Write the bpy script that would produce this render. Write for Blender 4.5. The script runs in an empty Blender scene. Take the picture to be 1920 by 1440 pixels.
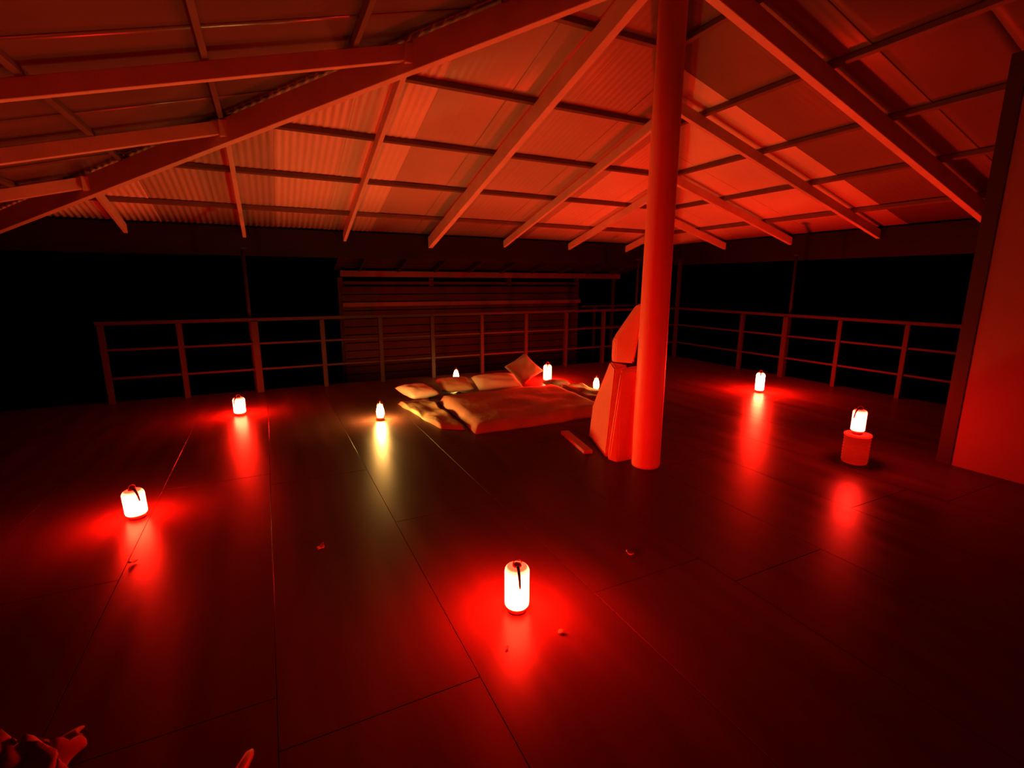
import bpy, bmesh, math, random
from mathutils import Vector, Matrix, noise
random.seed(7)
scn = bpy.context.scene
C = scn.collection

# ------------------------------------------------------------------ camera
CAM = Vector((-2.71775, -3.02049, 1.5))
FW = Vector((0.43452264, 0.87769977, -0.20207225))
RT = Vector((0.89645581, -0.44312316, 0.00297541))
DN = Vector((-0.08693137, -0.18244172, -0.9793661))
FPX = 919.5
cd = bpy.data.cameras.new('camera'); cam = bpy.data.objects.new('camera', cd); C.objects.link(cam)
cd.sensor_fit = 'HORIZONTAL'; cd.sensor_width = 36.0; cd.lens = FPX / 1920 * 36.0
cd.clip_start = 0.05; cd.clip_end = 200
m = Matrix.Identity(4)
for i in range(3):
    m[i][0] = RT[i]; m[i][1] = -DN[i]; m[i][2] = -FW[i]; m[i][3] = CAM[i]
cam.matrix_world = m
scn.camera = cam

# ------------------------------------------------------------------ world, exposure
scn.view_settings.view_transform = 'Standard'
scn.view_settings.look = 'None'
scn.view_settings.exposure = 0.0
scn.view_settings.gamma = 1.0
scn.view_settings.use_curve_mapping = False
w = bpy.data.worlds.new('night'); scn.world = w; w.use_nodes = True
w.node_tree.nodes['Background'].inputs[0].default_value = (0.30, 0.05, 0.05, 1)
w.node_tree.nodes['Background'].inputs[1].default_value = 0.0008

# lamp output (radiance of the glowing globes)
RED = (1.0, 0.011, 0.0042)
YEL = (1.0, 0.48, 0.10)
POWER = {'front': 420, 'left': 420, 'midleft': 720, 'far': 820, 'right': 1350, 'drum': 190,
         'y_floor': 640, 'y_pillow': 170, 'y_chair': 140}

# ------------------------------------------------------------------ materials
def mat(name, col, rough=.6, spec=.4, var=0.0, vscale=3.0, stretch=(1, 1, 1), bump=0.0, bscale=40, coord='Object', metallic=0.0, rvar=0.0):
    m = bpy.data.materials.new(name); m.use_nodes = True
    nt = m.node_tree; b = nt.nodes['Principled BSDF']
    b.inputs['Base Color'].default_value = (*col, 1); b.inputs['Roughness'].default_value = rough
    b.inputs['Specular IOR Level'].default_value = spec; b.inputs['Metallic'].default_value = metallic
    tc = nt.nodes.new('ShaderNodeTexCoord'); mp = nt.nodes.new('ShaderNodeMapping')
    mp.inputs['Scale'].default_value = stretch
    nt.links.new(tc.outputs[coord], mp.inputs[0])
    if var or rvar:
        n = nt.nodes.new('ShaderNodeTexNoise'); n.inputs['Scale'].default_value = vscale; n.inputs['Detail'].default_value = 5
        nt.links.new(mp.outputs[0], n.inputs['Vector'])
    if var:
        r = nt.nodes.new('ShaderNodeValToRGB')
        r.color_ramp.elements[0].position = .3; r.color_ramp.elements[1].position = .7
        r.color_ramp.elements[0].color = (*[c * (1 - var) for c in col], 1)
        r.color_ramp.elements[1].color = (*[min(1, c * (1 + var)) for c in col], 1)
        nt.links.new(n.outputs[0], r.inputs[0]); nt.links.new(r.outputs[0], b.inputs['Base Color'])
    if rvar:
        mr = nt.nodes.new('ShaderNodeMapRange'); mr.inputs['To Min'].default_value = max(.02, rough - rvar); mr.inputs['To Max'].default_value = rough + rvar
        mr.inputs['From Min'].default_value = .3; mr.inputs['From Max'].default_value = .7
        nt.links.new(n.outputs[0], mr.inputs[0]); nt.links.new(mr.outputs[0], b.inputs['Roughness'])
    if bump:
        n2 = nt.nodes.new('ShaderNodeTexNoise'); n2.inputs['Scale'].default_value = bscale; n2.inputs['Detail'].default_value = 4
        nt.links.new(mp.outputs[0], n2.inputs['Vector'])
        bp = nt.nodes.new('ShaderNodeBump'); bp.inputs['Strength'].default_value = bump; bp.inputs['Distance'].default_value = .02
        nt.links.new(n2.outputs[0], bp.inputs['Height']); nt.links.new(bp.outputs[0], b.inputs['Normal'])
    return m

def glow(name, col, power, h0, h1, soft=.35, edge=(1.0, .03, .004)):
    """glowing plastic globe: brightest round the bulb, warmer and weaker towards the rim (object Z)"""
    m = bpy.data.materials.new(name); m.use_nodes = True
    nt = m.node_tree; nt.nodes.clear()
    out = nt.nodes.new('ShaderNodeOutputMaterial'); em = nt.nodes.new('ShaderNodeEmission')
    tc = nt.nodes.new('ShaderNodeTexCoord'); sp = nt.nodes.new('ShaderNodeSeparateXYZ')
    nt.links.new(tc.outputs['Object'], sp.inputs[0])
    mr = nt.nodes.new('ShaderNodeMapRange'); mr.inputs['From Min'].default_value = h0; mr.inputs['From Max'].default_value = h1
    nt.links.new(sp.outputs[2], mr.inputs[0])
    rp = nt.nodes.new('ShaderNodeValToRGB')
    e = rp.color_ramp.elements
    dim = tuple(c * .12 for c in col)
    e[0].position = 0.0; e[0].color = (*dim, 1)
    e[1].position = 1.0; e[1].color = (*tuple(c * .05 for c in col), 1)
    a = e.new(.10); a.color = (*col, 1); a = e.new(1 - soft); a.color = (*col, 1); a = e.new(.95); a.color = (*tuple(c * .45 for c in col), 1)
    nt.links.new(mr.outputs[0], rp.inputs[0]); nt.links.new(rp.outputs[0], em.inputs[0])
    em.inputs[1].default_value = power
    nt.links.new(em.outputs[0], out.inputs[0])
    return m

M = dict(
    sheet=mat('pale roof sheet', (.74, .66, .56), .42, .5, var=.06, vscale=1.2),
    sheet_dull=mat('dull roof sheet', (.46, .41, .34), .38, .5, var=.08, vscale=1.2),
    sheet_brown=mat('worn brown roof sheet', (.20, .15, .11), .42, .35, var=.08, vscale=1.2),  # darker, browner sheets around the middle of the east slope
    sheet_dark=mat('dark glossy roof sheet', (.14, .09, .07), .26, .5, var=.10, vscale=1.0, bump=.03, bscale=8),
    sheet_shade=mat('shaded matt roof sheet', (.13, .085, .065), .5, .3, var=.08, vscale=1.0),  # east slope past the centre rafter: light falloff put into a darker colour
    timber=mat('painted timber', (.60, .50, .42), .55, .3, var=.10, vscale=4, bump=.1),
    purlin=mat('brown purlin timber', (.13, .09, .07), .6, .3, var=.12, vscale=6),
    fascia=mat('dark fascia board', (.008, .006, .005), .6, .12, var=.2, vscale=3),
    post=mat('red painted post', (.95, .36, .27), .5, .4, var=.03, vscale=6, bump=.05, bscale=12),
    floor=mat('dark varnished deck panel', (.060, .023, .017), .34, .11, var=.22, vscale=1.6, stretch=(4, .5, 1), bump=.025, bscale=2.5, rvar=.05),
    under=mat('deck joist black', (.01, .008, .007), .9, .1),
    rail=mat('brown painted rail', (.017, .010, .008), .6, .12, var=.1, vscale=8),
    siding=mat('weathered siding board', (.030, .018, .014), .6, .15, var=.2, vscale=3),
    siding_lit=mat('lit siding timber', (.10, .05, .04), .6, .2, var=.2, vscale=3),  # lighter siding colour, painting lamplight onto the eave beam and ledge board
    wall=mat('terracotta rendered wall', (.23, .10, .08), .7, .2, var=.05, vscale=2, bump=.08, bscale=30),
    wallpost=mat('dark corner post', (.035, .016, .013), .6, .2),
    cloth=mat('cream bed cover', (.40, .24, .16), .9, .1, var=.10, vscale=5, bump=.3, bscale=18),
    cloth2=mat('tan blanket', (.34, .22, .13), .9, .1, var=.2, vscale=5, bump=.4, bscale=14),
    pil_a=mat('pale pillow cotton', (.72, .62, .50), .9, .1, bump=.25, bscale=12),
    pil_b=mat('rust pillow cotton', (.60, .34, .22), .9, .1, bump=.25, bscale=12),
    pil_c=mat('grey brown cushion', (.30, .24, .19), .9, .1, bump=.25, bscale=12),
    foam=mat('coral vinyl cover', (.84, .30, .22), .55, .3, var=.03, bump=.06, bscale=10),
    plank=mat('coral painted plank', (.5, .22, .16), .6, .3),
    drum=mat('frosted ribbed plastic', (.80, .45, .40), .5, .3),
    lbase=mat('red lantern plastic', (.35, .05, .03), .4, .5),
    ldark=mat('dark lantern plastic', (.03, .015, .012), .4, .4),
    metal=mat('grey steel', (.35, .33, .32), .4, .5, metallic=.8),
    rag=mat('crumpled cotton', (.20, .07, .06), .9, .1),
    leaf=mat('dry leaf', (.38, .26, .16), .8, .2),
    stick=mat('smooth rounded wood', (.15, .06, .05), .5, .2),
)

# frosted plastic lets the lantern's light through
nt = M['drum'].node_tree
tr = nt.nodes.new('ShaderNodeBsdfTranslucent'); tr.inputs[0].default_value = (.92, .60, .55, 1)
mx = nt.nodes.new('ShaderNodeMixShader'); mx.inputs[0].default_value = .72
nt.links.new(nt.nodes['Principled BSDF'].outputs[0], mx.inputs[1]); nt.links.new(tr.outputs[0], mx.inputs[2])
nt.links.new(mx.outputs[0], nt.nodes['Material Output'].inputs[0])

# ------------------------------------------------------------------ helpers
def obj(name, verts, faces, material, parent=None, smooth=False, loc=None):
    me = bpy.data.meshes.new(name); me.from_pydata([tuple(v) for v in verts], [], faces); me.update()
    bm = bmesh.new(); bm.from_mesh(me); bmesh.ops.recalc_face_normals(bm, faces=bm.faces); bm.to_mesh(me); bm.free()
    if smooth:
        for p in me.polygons: p.use_smooth = True
    me.materials.append(material)
    o = bpy.data.objects.new(name, me); C.objects.link(o)
    if parent: o.parent = parent
    if loc is not None: o.location = loc
    return o

def bmobj(name, bm, material, parent=None, smooth=False, loc=None):
    me = bpy.data.meshes.new(name); bmesh.ops.recalc_face_normals(bm, faces=bm.faces); bm.to_mesh(me); bm.free()
    if smooth:
        for p in me.polygons: p.use_smooth = True
    me.materials.append(material)
    o = bpy.data.objects.new(name, me); C.objects.link(o)
    if parent: o.parent = parent
    if loc is not None: o.location = loc
    return o

def thing(name, label, cat, loc=(0, 0, 0), rz=0, group=None):
    o = bpy.data.objects.new(name, None); C.objects.link(o); o.empty_display_size = .1
    o.location = loc; o.rotation_euler = (0, 0, rz); o['label'] = label; o['category'] = cat
    if group: o['group'] = group
    return o

def tag(o, label, cat, group=None):
    o['label'] = label; o['category'] = cat
    if group: o['group'] = group
    return o

def struct(name, loc=(0, 0, 0)):
    o = bpy.data.objects.new(name, None); C.objects.link(o); o.empty_display_size = .1; o.location = loc; o['kind'] = 'structure'
    return o

BOXF = [(0, 1, 2, 3), (7, 6, 5, 4), (0, 4, 5, 1), (1, 5, 6, 2), (2, 6, 7, 3), (3, 7, 4, 0)]
def beamv(p, q, side, down, w, h):
    """eight corners of a bar p->q; top face through p,q; width w along side; depth h along down"""
    s = side * (w / 2); d = down * h
    return [p - s, p + s, p + s + d, p - s + d, q - s, q + s, q + s + d, q - s + d]
def beam(name, p, q, w, h, material, parent=None, side=None, down=Vector((0, 0, -1)), bevel=.004):
    p = Vector(p); q = Vector(q); ax = (q - p).normalized()
    if side is None:
        side = ax.cross(down)
        side = side.normalized() if side.length > 1e-4 else Vector((1, 0, 0))
    bm = bmesh.new(); vs = [bm.verts.new(v) for v in beamv(p, q, side, down, w, h)]
    for f in BOXF: bm.faces.new([vs[i] for i in f])
    if bevel: bmesh.ops.bevel(bm, geom=bm.edges[:], offset=bevel, segments=1, affect='EDGES')
    return bmobj(name, bm, material, parent)
def box(name, x0, x1, y0, y1, z0, z1, material, parent=None, bevel=.004, loc=None):
    bm = bmesh.new()
    vs = [bm.verts.new(v) for v in [(x0, y0, z0), (x1, y0, z0), (x1, y1, z0), (x0, y1, z0), (x0, y0, z1), (x1, y0, z1), (x1, y1, z1), (x0, y1, z1)]]
    for f in BOXF: bm.faces.new([vs[i] for i in f])
    if bevel: bmesh.ops.bevel(bm, geom=bm.edges[:], offset=bevel, segments=2, affect='EDGES')
    return bmobj(name, bm, material, parent, loc=loc)
def lathe(name, prof, material, parent=None, n=32, loc=None, smooth=True):
    vs = []; fs = []
    for r, z in prof:
        for k in range(n):
            a = 2 * math.pi * k / n; vs.append((r * math.cos(a), r * math.sin(a), z))
    for i in range(len(prof) - 1):
        for k in range(n):
            k2 = (k + 1) % n; fs.append((i * n + k, i * n + k2, (i + 1) * n + k2, (i + 1) * n + k))
    if prof[0][0] > 1e-4: fs.append(tuple(range(n))[::-1])
    if prof[-1][0] > 1e-4: fs.append(tuple((len(prof) - 1) * n + k for k in range(n)))
    return obj(name, vs, fs, material, parent, smooth, loc)
def tube(name, pts, r, material, parent=None, n=8, taper=None, loc=None):
    pts = [Vector(p) for p in pts]; vs = []; fs = []
    up = Vector((0, 0, 1))
    for i, p in enumerate(pts):
        t = (pts[min(i + 1, len(pts) - 1)] - pts[max(i - 1, 0)]).normalized()
        a = t.cross(up)
        if a.length < 1e-3: a = t.cross(Vector((1, 0, 0)))
        a.normalize(); b = t.cross(a)
        rr = r if taper is None else r * taper[i]
        for k in range(n):
            an = 2 * math.pi * k / n; vs.append(p + a * math.cos(an) * rr + b * math.sin(an) * rr)
    for i in range(len(pts) - 1):
        for k in range(n):
            k2 = (k + 1) % n; fs.append((i * n + k, i * n + k2, (i + 1) * n + k2, (i + 1) * n + k))
    fs.append(tuple(range(n))); fs.append(tuple((len(pts) - 1) * n + k for k in range(n)))
    return obj(name, vs, fs, material, parent, True, loc)
def hull(name, pts, material, parent=None, bevel=.012, loc=None):
    bm = bmesh.new()
    for p in pts: bm.verts.new(p)
    r = bmesh.ops.convex_hull(bm, input=bm.verts)
    loose = [v for v in bm.verts if not v.link_faces]
    for v in loose: bm.verts.remove(v)
    bmesh.ops.dissolve_limit(bm, angle_limit=.03, verts=bm.verts, edges=bm.edges)
    if bevel: bmesh.ops.bevel(bm, geom=bm.edges[:], offset=bevel, segments=2, affect='EDGES')
    return bmobj(name, bm, material, parent, loc=loc)

# ------------------------------------------------------------------ dimensions
S, T, TW, HE, HA = 5.785, 5.587, 5.812, 2.303, 3.849   # roof extents north/south, east, west; eave and apex height
DX = 1.465                                      # rafter spacing
DY = 1.394
US = (.153, .331, .511, .689, .871)             # purlins, as fractions of the slope
GY, GX = 4.523, 4.756                           # railing lines

# ------------------------------------------------------------------ floor
fl = struct('floor')
x0, x1, y0, y1 = -5.60, 4.90, -5.0, 4.66
box('subfloor', x0, x1, y0, y1, -.30, -.035, M['under'], fl, bevel=0)
PW = .71
xs = []; x = -2.10
while x > x0: x -= PW
k = 0
while x < x1 - .01:
    a, b = max(x, x0), min(x + PW, x1)
    if b - a > .03:
        off = {0: -1.26, 1: .9, 2: -.1}[k % 3]
        cuts = [y0] + [c for c in (off - 2.4, off, off + 2.4, off + 4.8) if y0 + .3 < c < y1 - .3] + [y1]
        for c, d in zip(cuts[:-1], cuts[1:]):
            dz = random.uniform(-.0004, .0004)
            bm = bmesh.new(); g = .0010
            vs = [bm.verts.new(v) for v in [(a + g, c + g, -.034), (b - g, c + g, -.034), (b - g, d - g, -.034), (a + g, d - g, -.034),
                                            (a + g, c + g, dz), (b - g, c + g, dz), (b - g, d - g, dz), (a + g, d - g, dz)]]
            for f in BOXF: bm.faces.new([vs[i] for i in f])
            top = [e for e in bm.edges if all(v.co.z > -.01 for v in e.verts)]
            bmesh.ops.bevel(bm, geom=top, offset=.0012, segments=1, affect='EDGES')
            bmobj('floor_board', bm, M['floor'], fl)
    x += PW; k += 1

# ------------------------------------------------------------------ roof
ceil = struct('ceiling', (0, 0, 0))
def zN(y): return HA - (HA - HE) * y / S
def zE(x): return HA - (HA - HE) * x / T
def dims(axis, sgn):
    """half lengths of the eave on its two sides, and the distance of the eave from the centre"""
    return (TW, T, S) if axis == 'N' else (S, S, T if sgn > 0 else TW)
def sheet(axis, sgn, a, b, material, amp, dz):
    """one roof sheet from edge a to edge b measured along the eave, running from the hip down to the eave"""
    pitch = .0762
    La, Lb, O = dims(axis, sgn)
    n = max(2, int((b - a) / pitch * (7 if amp else 1)))
    vs = []; fs = []; cols = []
    xs = [a + (b - a) * i / n for i in range(n + 1)]
    if a < 0 < b and 0 not in xs: xs = sorted(xs + [0.0])
    for u in xs:
        v0 = min(abs(u) / (La if u < 0 else Lb), .9995) * O; v1 = O + .03
        col = []
        for j in range(4):
            v = v0 + (v1 - v0) * j / 3
            z = HA - (HA - HE) * v / O + .05 + dz + amp * math.sin(2 * math.pi * u / pitch)
            p = (u, sgn * v, z) if axis == 'N' else (sgn * v, u, z)
            col.append(len(vs)); vs.append(p)
        cols.append(col)
    for c, d in zip(cols[:-1], cols[1:]):
        for j in range(3): fs.append((c[j], c[j + 1], d[j + 1], d[j]))
    o = obj('roof_sheet', vs, fs, material, ceil, smooth=True)
    md = o.modifiers.new('thickness', 'SOLIDIFY'); md.thickness = .004; md.offset = 1
    return o
def sheets(axis, sgn, edges, look):
    for i, (a, b) in enumerate(zip(edges[:-1], edges[1:])):
        m_, amp = look((a + b) / 2)
        sheet(axis, sgn, a, b, M[m_], amp, .004 * (i % 2))
def edgelist(ref, step, La, Lb):
    e = []; x = ref
    while x > -La: x -= step
    while x < Lb:
        e.append(max(x, -La)); x += step
    e.append(Lb); e = [v for i, v in enumerate(e) if i == 0 or v - e[i - 1] > .05]
    return e
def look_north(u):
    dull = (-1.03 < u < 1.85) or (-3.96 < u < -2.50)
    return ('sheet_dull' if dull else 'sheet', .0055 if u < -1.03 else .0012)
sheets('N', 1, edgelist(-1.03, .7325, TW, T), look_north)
sheets('E', 1, edgelist(1.05, .697, S, S), lambda u: ('sheet', .001) if u > 1.05 else ('sheet_brown', .001) if u > -.4 else ('sheet_shade', 0))
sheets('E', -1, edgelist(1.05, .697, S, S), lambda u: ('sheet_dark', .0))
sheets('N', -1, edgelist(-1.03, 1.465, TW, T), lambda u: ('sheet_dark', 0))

# purlins: bars along the eaves, between rafters and sheets
def nrm(axis, sgn):
    O = dims(axis, sgn)[2]
    v = Vector((0, sgn, 0)) if axis == 'N' else Vector((sgn, 0, 0))
    s = (HA - HE) / O
    return (Vector((v.x * s, v.y * s, 1))).normalized()
for axis, sgn in (('N', 1), ('E', 1), ('E', -1), ('N', -1)):
    La, Lb, O = dims(axis, sgn)
    for u in US:
        v = u * O; z = HA - (HA - HE) * u + .040; a = -u * La + .03; b = u * Lb - .03
        p, q = ((a, sgn * v, z), (b, sgn * v, z)) if axis == 'N' else ((sgn * v, a, z), (sgn * v, b, z))
        beam('purlin', p, q, .045, .055, M['purlin'], ceil, down=-nrm(axis, sgn), bevel=.003)
# common and jack rafters
def rafter(axis, sgn, u, w, h):
    La, Lb, O = dims(axis, sgn)
    v0 = max(abs(u) / (La if u < 0 else Lb) * O - .02, .10); v1 = O - .01
    f = lambda v: HA - (HA - HE) * v / O - .017
    P = lambda v: (u, sgn * v, f(v)) if axis == 'N' else (sgn * v, u, f(v))
    side = Vector((1, 0, 0)) if axis == 'N' else Vector((0, 1, 0))
    return beam('rafter', P(v0), P(v1), w, h, M['timber'], ceil, side=side)
for k in range(-3, 4): rafter('N', 1, k * DX, .08 if k == 0 else .048, .185 if k == 0 else .125)
for k in range(-3, 4): rafter('E', 1, k * DY, .08 if k == 0 else .055, .185 if k == 0 else .125)
for k in (-2, -1, 0, 1, 2, 3): rafter('E', -1, k * DX * S / TW, .055, .125)
for k in (-2, -1, 0, 1, 2): rafter('N', -1, k * DX, .05, .125)
# hips
for sx, tx in ((-1, TW), (1, T)):
    for sy in (-1, 1):
        d = Vector((sx * tx, sy * S, 0)).normalized()
        p = Vector((sx * tx * .03, sy * S * .03, HA - (HA - HE) * .03 - .012)); q = Vector((sx * tx * .998, sy * S * .998, HE - .012))
        beam('hip_rafter', p, q, .075, .225, M['timber'], ceil, side=Vector((-d.y, d.x, 0)))
# steel plates where the jack rafters meet the hip
for k in (1, 2, 3):
    x = -k * DX; y = k * DX * S / TW; z = HA - (HA - HE) * y / S
    box('joint_plate', x - .055, x + .055, y - .07, y + .07, z - .18, z - .03, M['timber'], ceil, bevel=.004)

# fascia beams round the eaves
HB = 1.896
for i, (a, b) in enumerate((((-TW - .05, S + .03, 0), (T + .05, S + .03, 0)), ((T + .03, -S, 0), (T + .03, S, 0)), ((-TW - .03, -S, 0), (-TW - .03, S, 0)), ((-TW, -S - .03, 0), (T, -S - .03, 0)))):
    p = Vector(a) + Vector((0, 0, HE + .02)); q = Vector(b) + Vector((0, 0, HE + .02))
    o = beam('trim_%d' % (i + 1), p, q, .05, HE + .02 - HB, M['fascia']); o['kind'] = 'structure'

# ------------------------------------------------------------------ central post
t = thing('round_post', 'thick round post standing in the middle of the deck up to the roof peak', 'post', (.027, -.013, 0))
lathe('shaft', [(.112, 0), (.117, .02), (.111, 1.2), (.104, 2.4), (.098, 3.60)], M['post'], t, n=48)
lathe('collar', [(.106, 3.50), (.114, 3.51), (.114, 3.58), (.106, 3.59)], M['post'], t, n=48)

# ------------------------------------------------------------------ railings
def railing(label, line, posts, along, name='deck_railing', rng=None):
    t = thing(name, label, 'railing', (0, 0, 0), 0, 'railings round the deck')
    lo, hi = rng
    for z, h in ((1.025, .045), (.69, .03), (.335, .03)):
        a, b = ((lo, line, z), (hi, line, z)) if along == 'x' else ((line, lo, z), (line, hi, z))
        beam('rail', a, b, .045 if z > 1 else .03, h, M['rail'], t)
    for p, w_ in posts:
        x, y = (p, line) if along == 'x' else (line, p)
        box('post', x - w_ / 2, x + w_ / 2, y - w_ / 2, y + w_ / 2, 0, .98, M['rail'], t)
    return t
railing('brown three-rail timber railing along the far left side, behind the bed', GY,
        [(x, .085 if i == 2 else .06) for i, x in enumerate((-4.55, -3.75, -2.89, -2.03, -1.21, -.40, .45, 1.28, 2.10, 2.93, 3.76))], 'x', rng=(-4.6, 4.72))
railing('brown three-rail timber railing along the far right side, beyond the drum', GX,
        [(y, .085 if i == 1 else .06) for i, y in enumerate((2.95, 2.12, 1.28, .43, -.41, -1.25))], 'y', rng=(-3.4, 4.5))
for (x, y, lab) in ((-2.94, GY + .08, 'thin dark pole rising from the far left railing to the eave beam'),
                    (GX + .08, 2.14, 'thin dark pole rising from the far right railing to the eave beam'),
                    (3.76, GY + .08, 'thin pole behind the railing just left of the round post')):
    t = thing('roof_pole', lab, 'pole', (x, y, 0), 0, 'poles under the eaves')
    lathe('shaft', [(.022, 0), (.022, 1.95)], M['rail'], t, n=14)
    lathe('bracket', [(.05, 1.93), (.05, 1.96)], M['rail'], t, n=14)
t = thing('roof_pole', 'square corner pole where the two railings meet, behind the round post', 'pole', (GX, GY, 0), 0, 'poles under the eaves')
box('shaft', -.03, .03, -.03, .03, 0, 1.93, M['rail'], t)
box('bracket', -.05, .05, -.05, .05, 1.93, 1.96, M['rail'], t)

# ------------------------------------------------------------------ right wall with its dark corner post
wl = struct('wall_right', (0, 0, 0))
WX = 2.355
zt = zE(WX) - .02
box('wall_panel', WX, WX + .12, -3.6, -1.15, 0, zt - .01, M['wall'], wl, bevel=.003)
box('corner_post', WX - .01, WX + .13, -1.15, -1.045, 0, zt - .02, M['wallpost'], wl)

# ------------------------------------------------------------------ neighbouring building with board siding
t = thing('neighbouring_building', 'low boarded building with sloping eave beyond the far left railing', 'building', (0, 7.5, 0))
bx0, bx1 = -1.35, 4.35
z = -.55
zs = []
while z < 1.35:
    zs.append(z); z += .165
for i, z in enumerate(zs):
    beam('siding_board', (bx0, .02, z + .15), (bx1, .02, z + .15), .022, .15, M['siding'], t, down=Vector((0, -.22, -1)).normalized(), side=Vector((0, 1, 0)))
for x in (bx0, .55, 2.45, bx1):
    box('wall_stud', x - .05, x + .05, .06, .16, -.6, 1.6, M['siding'], t)
beam('eave_beam', (bx0 - .02, -.15, 1.73), (5.5, -.15, 1.73), .07, .12, M['siding_lit'], t)
beam('wall_plate', (bx0, .1, 1.52), (bx1, .1, 1.52), .09, .06, M['siding'], t)
beam('ledge_board', (bx0, -.06, 1.10), (bx1, -.06, 1.10), .10, .085, M['siding_lit'], t)
for k in range(9):
    x = bx0 + .35 + k * .78
    beam('rafter', (x, -1.0, 2.02), (x, .25, 1.70), .05, .10, M['siding'], t)
for k in range(3):
    beam('roof_board', (bx0 - .1, -.85 + k * .40, 2.01 - k * .102), (5.9, -.85 + k * .40, 2.01 - k * .102), .38, .02, M['siding'], t, side=Vector((0, .968, -.248)))
box('porch_post', 5.28, 5.34, -.18, -.12, -.6, 1.6, M['siding'], t)
for zz in (.95, .42):
    beam('porch_rail', (bx1, -.15, zz), (6.3, -.15, zz), .05, .05, M['siding'], t)
for x in (4.75, 6.2):
    box('porch_post', x - .03, x + .03, -.18, -.12, -.6, .95, M['siding'], t)
g = struct('ground'); g.name = 'ground'
box('soil', -30, 30, -30, 40, -.80, -.60, M['under'], g, bevel=0)

# ------------------------------------------------------------------ red lanterns
def rounded_profile(r, h, z0, top=.35, bot=.30, n=6):
    pr = [(0.0, z0)]
    for i in range(n + 1):
        a = math.pi / 2 * i / n; pr.append((r * (1 - bot) + r * bot * math.sin(a), z0 + r * bot * (1 - math.cos(a))))
    rt = r * top
    for i in range(n + 1):
        a = math.pi / 2 * i / n; pr.append((r - rt + rt * math.cos(a), z0 + h - rt + rt * math.sin(a)))
    pr.append((0.0, z0 + h))
    return pr
def lantern(loc, r, h, label, key, strap_ang, strap_tilt=0.0, top=.45, tilt=(0, 0), base_h=.02):
    t = thing('camping_lantern', label, 'lantern', loc, 0, 'red camping lanterns')
    t.rotation_euler = (tilt[0], tilt[1], 0)
    lathe('base', [(r * .72, 0), (r * .80, .004), (r * .80, base_h), (r * .70, base_h + .004)], M['lbase'], t)
    gl = lathe('globe', rounded_profile(r, h, base_h + .003, top=top, bot=.32), glow('red globe ' + key, (1.0, max(.010, 2.4 / POWER[key]), max(.0036, 1.25 / POWER[key])), POWER[key], base_h, base_h + h, soft=.16), t, n=28)
    lathe('cap', [(r * .36, base_h + h - .004), (r * .38, base_h + h + .004), (r * .34, base_h + h + .010), (r * .15, base_h + h + .014)], M['lbase'], t)
    # folded hanging strap lying down over the globe
    a = strap_ang
    pts = []; tp = []
    for i in range(9):
        f = i / 8; rr = r * (.45 + .60 * min(1, f * 2.2)); zz = base_h + h + .012 - (max(0, f - .22)) * h * .55
        aa = a + strap_tilt * f
        pts.append((rr * math.cos(aa), rr * math.sin(aa), zz)); tp.append(1.0 - .45 * f)
    tube('strap', pts, r * .15, M['ldark'], t, taper=tp)
    # wire handle
    pts = []
    for i in range(13):
        b = math.pi * i / 12
        pts.append((r * .38 * math.cos(b) * math.cos(a + 1.9), r * .38 * math.cos(b) * math.sin(a + 1.9), base_h + h + .012 + r * .42 * math.sin(b)))
    tube('handle', pts, r * .045, M['lbase'], t)
    return t
def camang(x, y): return math.atan2(CAM.y - y, CAM.x - x)
def L(x, y, r, h, label, key, da, z=0.0, **kw):
    return lantern((x, y, z), r, h, label, key, camang(x, y) + da, **kw)
L(-1.79, -1.205, .057, .205, 'tall glowing red lantern on the floor nearest the camera, at bottom centre', 'front', .12, strap_tilt=.12)
L(-3.59, .70, .061, .168, 'squat glowing red lantern on the floor at far left', 'left', .25, strap_tilt=.2, top=.5, tilt=(.0, -.03))
L(-3.10, 3.27, .062, .180, 'glowing red lantern on the floor before the left railing, left of the small white lamp', 'midleft', -.6, strap_tilt=-.3)
L(1.10, 3.45, .062, .245, 'slim glowing red lantern behind the bed and its cushions', 'far', 0.0, top=.8)
L(3.42, 1.50, .057, .255, 'glowing red lantern on open floor right of the round post', 'right', 0.0, top=.8)

# ribbed drum that carries the last lantern
t = thing('plastic_drum', 'pale ribbed plastic drum under a red lantern near the right wall', 'drum', (1.69, -.745, 0))
pr = [(.118, 0), (.128, .006)]
for i in range(8):
    z = .02 + i * .036
    pr += [(.130, z), (.136, z + .009), (.136, z + .020), (.130, z + .028)]
pr += [(.134, .315), (.134, .322)]
pr = [(r * .72, z * .75) for r, z in pr]
lathe('body', pr, M['drum'], t, n=48)
lathe('lid', [(.102, .2415), (.102, .252), (.095, .257), (0, .258)], M['drum'], t, n=48)
L(1.672, -.745, .051, .185, 'glowing red lantern standing on the ribbed drum near the right wall', 'drum', -.45, z=.259, strap_tilt=-.3, top=.5)

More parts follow.
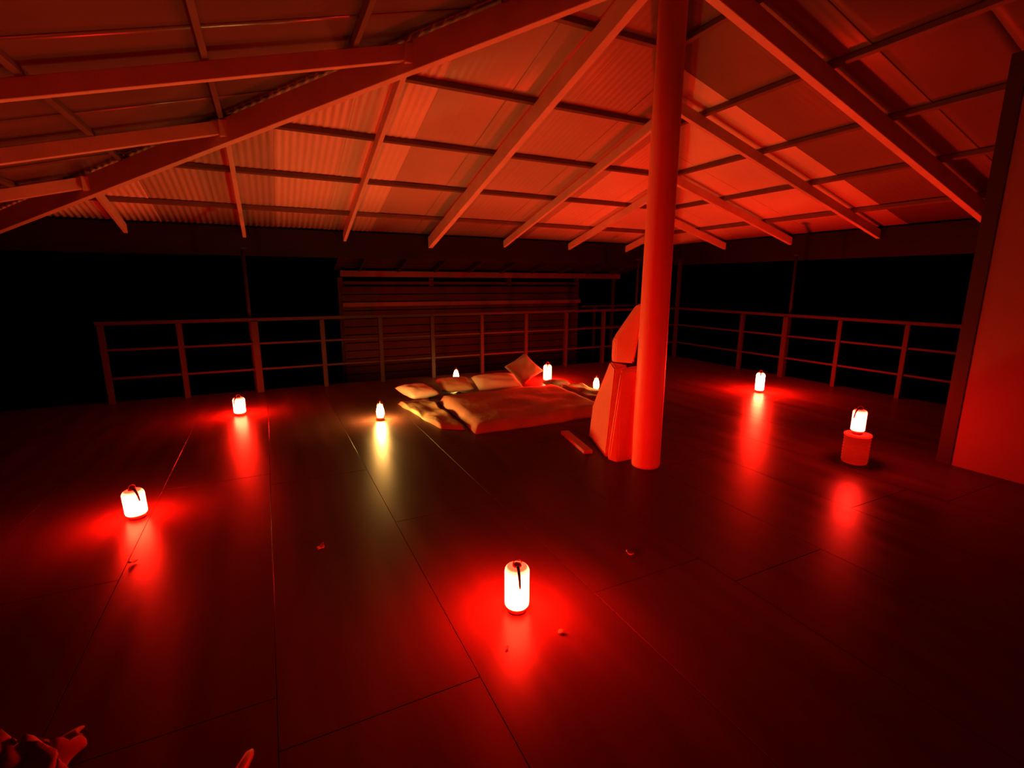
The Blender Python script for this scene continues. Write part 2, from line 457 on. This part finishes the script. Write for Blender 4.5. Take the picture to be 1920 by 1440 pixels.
# ------------------------------------------------------------------ small white lamps
def small_lamp(x, y, label, key, s=.86):
    t = thing('candle_lamp', label, 'lamp', (x, y, 0), 0, 'small white candle lamps')
    lathe('base', [(.045 * s, 0), (.052 * s, .004), (.050 * s, .030), (.040 * s, .036)], M['lbase'], t)
    pr = [(0, .037), (.034 * s, .037), (.045 * s, .060), (.049 * s, .095), (.046 * s, .125), (.038 * s, .155), (.026 * s, .185), (.013 * s, .205), (0, .212)]
    pr = [(r, .037 + (z - .037) * s) for r, z in pr]
    lathe('flame_globe', pr, glow('white globe ' + key, YEL, POWER[key], .03, .037 + .18 * s, soft=.25), t, n=24)
    for k in range(3):
        a = camang(x, y) + math.pi / 3 + k * 2 * math.pi / 3
        tube('cage_wire', [(.050 * s * math.cos(a), .050 * s * math.sin(a), .03), (.058 * s * math.cos(a), .058 * s * math.sin(a), .10), (.040 * s * math.cos(a), .040 * s * math.sin(a), .18), (0.004 * math.cos(a), .004 * math.sin(a), .225)], .0016, M['lbase'], t, n=6)
    return t
small_lamp(-1.69, 2.35, 'small yellow-white lamp alone on the floor left of the bed', 'y_floor')
small_lamp(-.19, 4.03, 'small yellow-white lamp glowing behind the pillows by the left railing', 'y_pillow')
small_lamp(1.38, 2.56, 'small yellow-white lamp between the bed and the bright folded cushions', 'y_chair')

# ------------------------------------------------------------------ bed: mattress, blankets, pillows
def soft_slab(name, corners, z0, z1, material, label, cat, bulge=.02, wob=.012, n=28, seed=0, group=None):
    A, B, Cc, D = [Vector((*c, 0)) for c in corners]
    cen = (A + B + Cc + D) / 4; loc = Vector((cen.x, cen.y, z0))
    vs = []; fs = []
    def P(u, v): return A * (1 - u) * (1 - v) + B * u * (1 - v) + Cc * u * v + D * (1 - u) * v
    top = []; bot = []
    for i in range(n + 1):
        for j in range(n + 1):
            u, v = i / n, j / n
            p = P(u, v); e = min(u, 1 - u, v, 1 - v)
            rnd = (1 - max(0, 1 - e / .06) ** 2) ** .5
            wv = noise.noise(Vector((p.x * 3 + seed, p.y * 3, seed))) * wob * 1.5 + noise.noise(Vector((p.x * 9 + seed, p.y * 5, seed))) * wob * .6
            q = p + Vector((noise.noise(Vector((p.x * 4, p.y * 4, seed + 3))), noise.noise(Vector((p.x * 4, p.y * 4, seed + 7))), 0)) * .03
            z = (z1 - z0) * (.25 + .75 * rnd) + wv * rnd + bulge * rnd
            top.append(len(vs)); vs.append(Vector((q.x, q.y, z)) - Vector((loc.x, loc.y, 0)))
    for i in range(n + 1):
        for j in range(n + 1):
            v = vs[top[i * (n + 1) + j]]
            bot.append(len(vs)); vs.append(Vector((v.x, v.y, 0.0)))
    k = lambda i, j: i * (n + 1) + j
    for i in range(n):
        for j in range(n):
            fs.append((top[k(i, j)], top[k(i + 1, j)], top[k(i + 1, j + 1)], top[k(i, j + 1)]))
            fs.append((bot[k(i, j)], bot[k(i, j + 1)], bot[k(i + 1, j + 1)], bot[k(i + 1, j)]))
    for i in range(n):
        for (a, b) in ((k(i, 0), k(i + 1, 0)), (k(i, n), k(i + 1, n)), (k(0, i), k(0, i + 1)), (k(n, i), k(n, i + 1))):
            fs.append((top[a], top[b], bot[b], bot[a]))
    o = obj(name, vs, fs, material, smooth=True, loc=loc)
    return tag(o, label, cat, group)
soft_slab('mattress', [(-.93, 1.37), (.80, 1.42), (.86, 2.86), (-.86, 2.86)], 0, .085, M['cloth'], 'wide cream mattress lying on the floor left of the round post', 'mattress', seed=1)
soft_slab('mattress', [(.90, 1.75), (1.26, 1.75), (1.28, 2.80), (.92, 2.80)], 0, .07, M['cloth2'], 'narrow rumpled mattress to the right of the wide cream one', 'mattress', wob=.03, seed=5)
soft_slab('blanket', [(-1.20, 1.72), (-.98, 1.60), (-.93, 3.05), (-1.35, 3.0)], 0, .03, M['cloth2'], 'tan blanket spilling along the left edge of the wide mattress', 'blanket', wob=.035, bulge=.01, seed=9)

def pillow(loc, sx, sy, sz, rot, material, label, seed=0, spin=0.0, group='pillows and cushions at the head of the bed'):
    n = 20; vs = []; fs = []
    R = Matrix.Rotation(rot[2], 3, 'Z') @ Matrix.Rotation(rot[1], 3, 'Y') @ Matrix.Rotation(rot[0], 3, 'X') @ Matrix.Rotation(spin, 3, 'Z')
    idx = {}
    for side in (1, -1):
        for i in range(n + 1):
            for j in range(n + 1):
                u = i / n * 2 - 1; v = j / n * 2 - 1
                if side == -1 and (abs(u) == 1 or abs(v) == 1):
                    idx[(side, i, j)] = idx[(1, i, j)]; continue
                h = max(0, (1 - u * u) * (1 - v * v)) ** .42
                pin = 1 - .07 * (1 - abs(u)) * 1.0 * abs(v) ** 3; pin2 = 1 - .07 * (1 - abs(v)) * abs(u) ** 3
                cr = noise.noise(Vector((u * 2.2 + seed, v * 2.2, seed + side))) * .18
                p = Vector((u * sx / 2 * pin2, v * sy / 2 * pin, side * sz / 2 * h * (1 + cr)))
                idx[(side, i, j)] = len(vs); vs.append(R @ p)
    for side in (1, -1):
        for i in range(n):
            for j in range(n):
                f = (idx[(side, i, j)], idx[(side, i + 1, j)], idx[(side, i + 1, j + 1)], idx[(side, i, j + 1)])
                fs.append(f if side == 1 else f[::-1])
    zmin = min(v.z for v in vs)
    o = obj('pillow', vs, fs, material, smooth=True, loc=(loc[0], loc[1], loc[2] - zmin))
    return tag(o, label, 'pillow', group)
pillow((-1.02, 3.24, .0), .44, .42, .16, (.15, .05, .35), M['pil_a'], 'pale pillow at the far left end of the pillow row', 1)
pillow((-.43, 3.43, .0), .46, .40, .15, (.22, 0, -.1), M['pil_b'], 'rust pillow second from the left, below the small lamp', 2)
pillow((.10, 3.14, .0), .66, .44, .20, (.30, 0, -.08), M['pil_a'], 'large pale pillow in the middle of the pillow row', 3)
pillow((.72, 3.52, .0), .44, .42, .12, (.80, .0, -.25), M['pil_c'], 'grey-brown square cushion propped up behind the row on one corner', 4, spin=.6)
pillow((1.00, 3.03, .0), .36, .24, .11, (.1, 0, .2), M['pil_c'], 'small flat grey-brown cushion in front of the slim red lantern', 5)

# ------------------------------------------------------------------ folded cushions leaning on the post
def ray(px, py): return FW + RT * ((px - 960) / FPX) + DN * ((py - 720) / FPX)
t = thing('folded_cushion', 'large bright folded cushion standing on edge against the left of the round post', 'cushion', (-.05, .40, 0), 0, 'bright folded cushions by the post')
o_ = Vector((-.05, .40, 0))
front = [(.03, .14, .78), (.03, .14, 0), (-.155, .13, 0), (-.125, .17, .74), (-.20, .22, .01), (-.19, .19, .05), (.02, .17, .0), (.02, .22, .80), (-.11, .20, .80), (.16, .30, .80), (.16, .30, 0)]
hull('front_panel', [Vector(p) - o_ for p in front], M['foam'], t, bevel=.010)
left = [(-.17, .28, .0), (.05, .84, 0), (-.115, .27, .79), (.055, .80, .33), (-.04, .44, .82), (.24, .80, 0), (.22, .80, .31), (.02, .30, 0), (.06, .32, .80)]
hull('side_panel', [Vector(p) - o_ for p in left], M['foam'], t, bevel=.010)
t = thing('folded_cushion', 'narrow bright cushion wedged upright behind the larger one against the post', 'cushion', (-.02, .26, 0), 0, 'bright folded cushions by the post')
o_ = Vector((-.02, .26, 0))
up = [(.045, .150, 1.33), (.0, .165, .84), (-.06, .34, .83), (.10, .34, .83), (-.06, .34, 1.02), (.07, .24, 1.33), (.12, .22, 1.33), (-.06, .40, .83), (.16, .42, .83), (-.04, .42, 1.02), (.14, .36, 1.30)]
hull('panel', [Vector(p) - o_ for p in up], M['foam'], t, bevel=.010)
o = beam('loose_plank', (-.12, 1.02, .035), (-.25, .42, .035), .085, .035, M['plank'])
tag(o, 'short bright plank on the floor at the foot of the folded cushions', 'plank')

# ------------------------------------------------------------------ crumpled cloth, stick, dry leaves
def crumple(label):
    n = 44; vs = []; fs = []; s = .21
    for i in range(n + 1):
        for j in range(n + 1):
            u = i / n * 2 - 1; v = j / n * 2 - 1
            p = Vector((u * s, v * s, 0))
            q = Vector((u * 1.5, v * 1.5, 2.2))
            rdg = 1 - abs(noise.noise(q) * 2.0); rdg2 = 1 - abs(noise.noise(q * 2.1 + Vector((5, 1, 0))) * 2)
            env = max(0, 1 - (abs(u) ** 3)) * max(0, 1 - abs(v) ** 3)
            h = (.13 * max(0, rdg) ** 2 + .05 * max(0, rdg2) ** 2) * env ** .6 + .01
            off = Vector((noise.noise(q * 2 + Vector((9, 0, 0))), noise.noise(q * 2 + Vector((0, 9, 0))), 0)) * .07
            vs.append(p + off + Vector((0, 0, h)))
    for i in range(n):
        for j in range(n):
            fs.append((i * (n + 1) + j, (i + 1) * (n + 1) + j, (i + 1) * (n + 1) + j + 1, i * (n + 1) + j + 1))
    o = obj('crumpled_cloth', vs, fs, M['rag'], smooth=True, loc=(-3.60, -1.33, .0))
    md = o.modifiers.new('thickness', 'SOLIDIFY'); md.thickness = .004; md.offset = 1
    return tag(o, label, 'cloth')
crumple('crumpled pale cloth heaped on the floor in the bottom left corner')
pts = [(-2.905, -1.385, .02), (-2.912, -1.40, .022), (-2.93, -1.44, .024), (-3.0, -1.58, .024), (-3.08, -1.74, .022)]
o = tube('wooden_stick', [Vector(p) - Vector((-2.98, -1.55, 0)) for p in pts], .018, M['stick'], n=12, taper=[.35, .8, 1, 1, 1], loc=(-2.96, -1.64, 0))
tag(o, 'rounded tip of a stick lying at the bottom edge, right of the crumpled cloth', 'stick')
def dry_leaf(x, y, s, rz, label, seed):
    vs = []; fs = []; n = 8
    for i in range(n + 1):
        f = i / n; wd = math.sin(math.pi * min(1, f * 1.02 + .02)) * .42 * s
        for j in (-1, 0, 1):
            px = (f - .5) * s * 1.2; py = j * wd
            pz = .004 + abs(j) * .32 * s * (.6 + .4 * math.sin(seed + f * 5)) + .18 * s * (f - .5) ** 2 * 2
            c, sn = math.cos(rz), math.sin(rz)
            vs.append((px * c - py * sn, px * sn + py * c, pz))
    for i in range(n):
        for j in range(2): fs.append((i * 3 + j, (i + 1) * 3 + j, (i + 1) * 3 + j + 1, i * 3 + j + 1))
    o = obj('dry_leaf', vs, fs, M['leaf'], smooth=True, loc=(x, y, .001))
    md = o.modifiers.new('thickness', 'SOLIDIFY'); md.thickness = .0015; md.offset = 1
    tag(o, label, 'leaf', 'dry leaves on the floor')
dry_leaf(-3.49, .06, .035, .4, 'curled dry leaf in front of the squat lantern at far left', 1)
dry_leaf(-2.56, -.23, .05, 1.0, 'dry leaf on dark floor between the left lantern and the nearest lantern', 2)
dry_leaf(-1.00, -1.06, .04, 2.0, 'curled dry leaf well to the right of the nearest lantern', 3)
dry_leaf(-1.69, -1.43, .024, .1, 'dry leaf lying just right below the nearest lantern', 4)
dry_leaf(-1.94, -1.41, .020, .8, 'tiny dry leaf lying just left below the nearest lantern', 5)
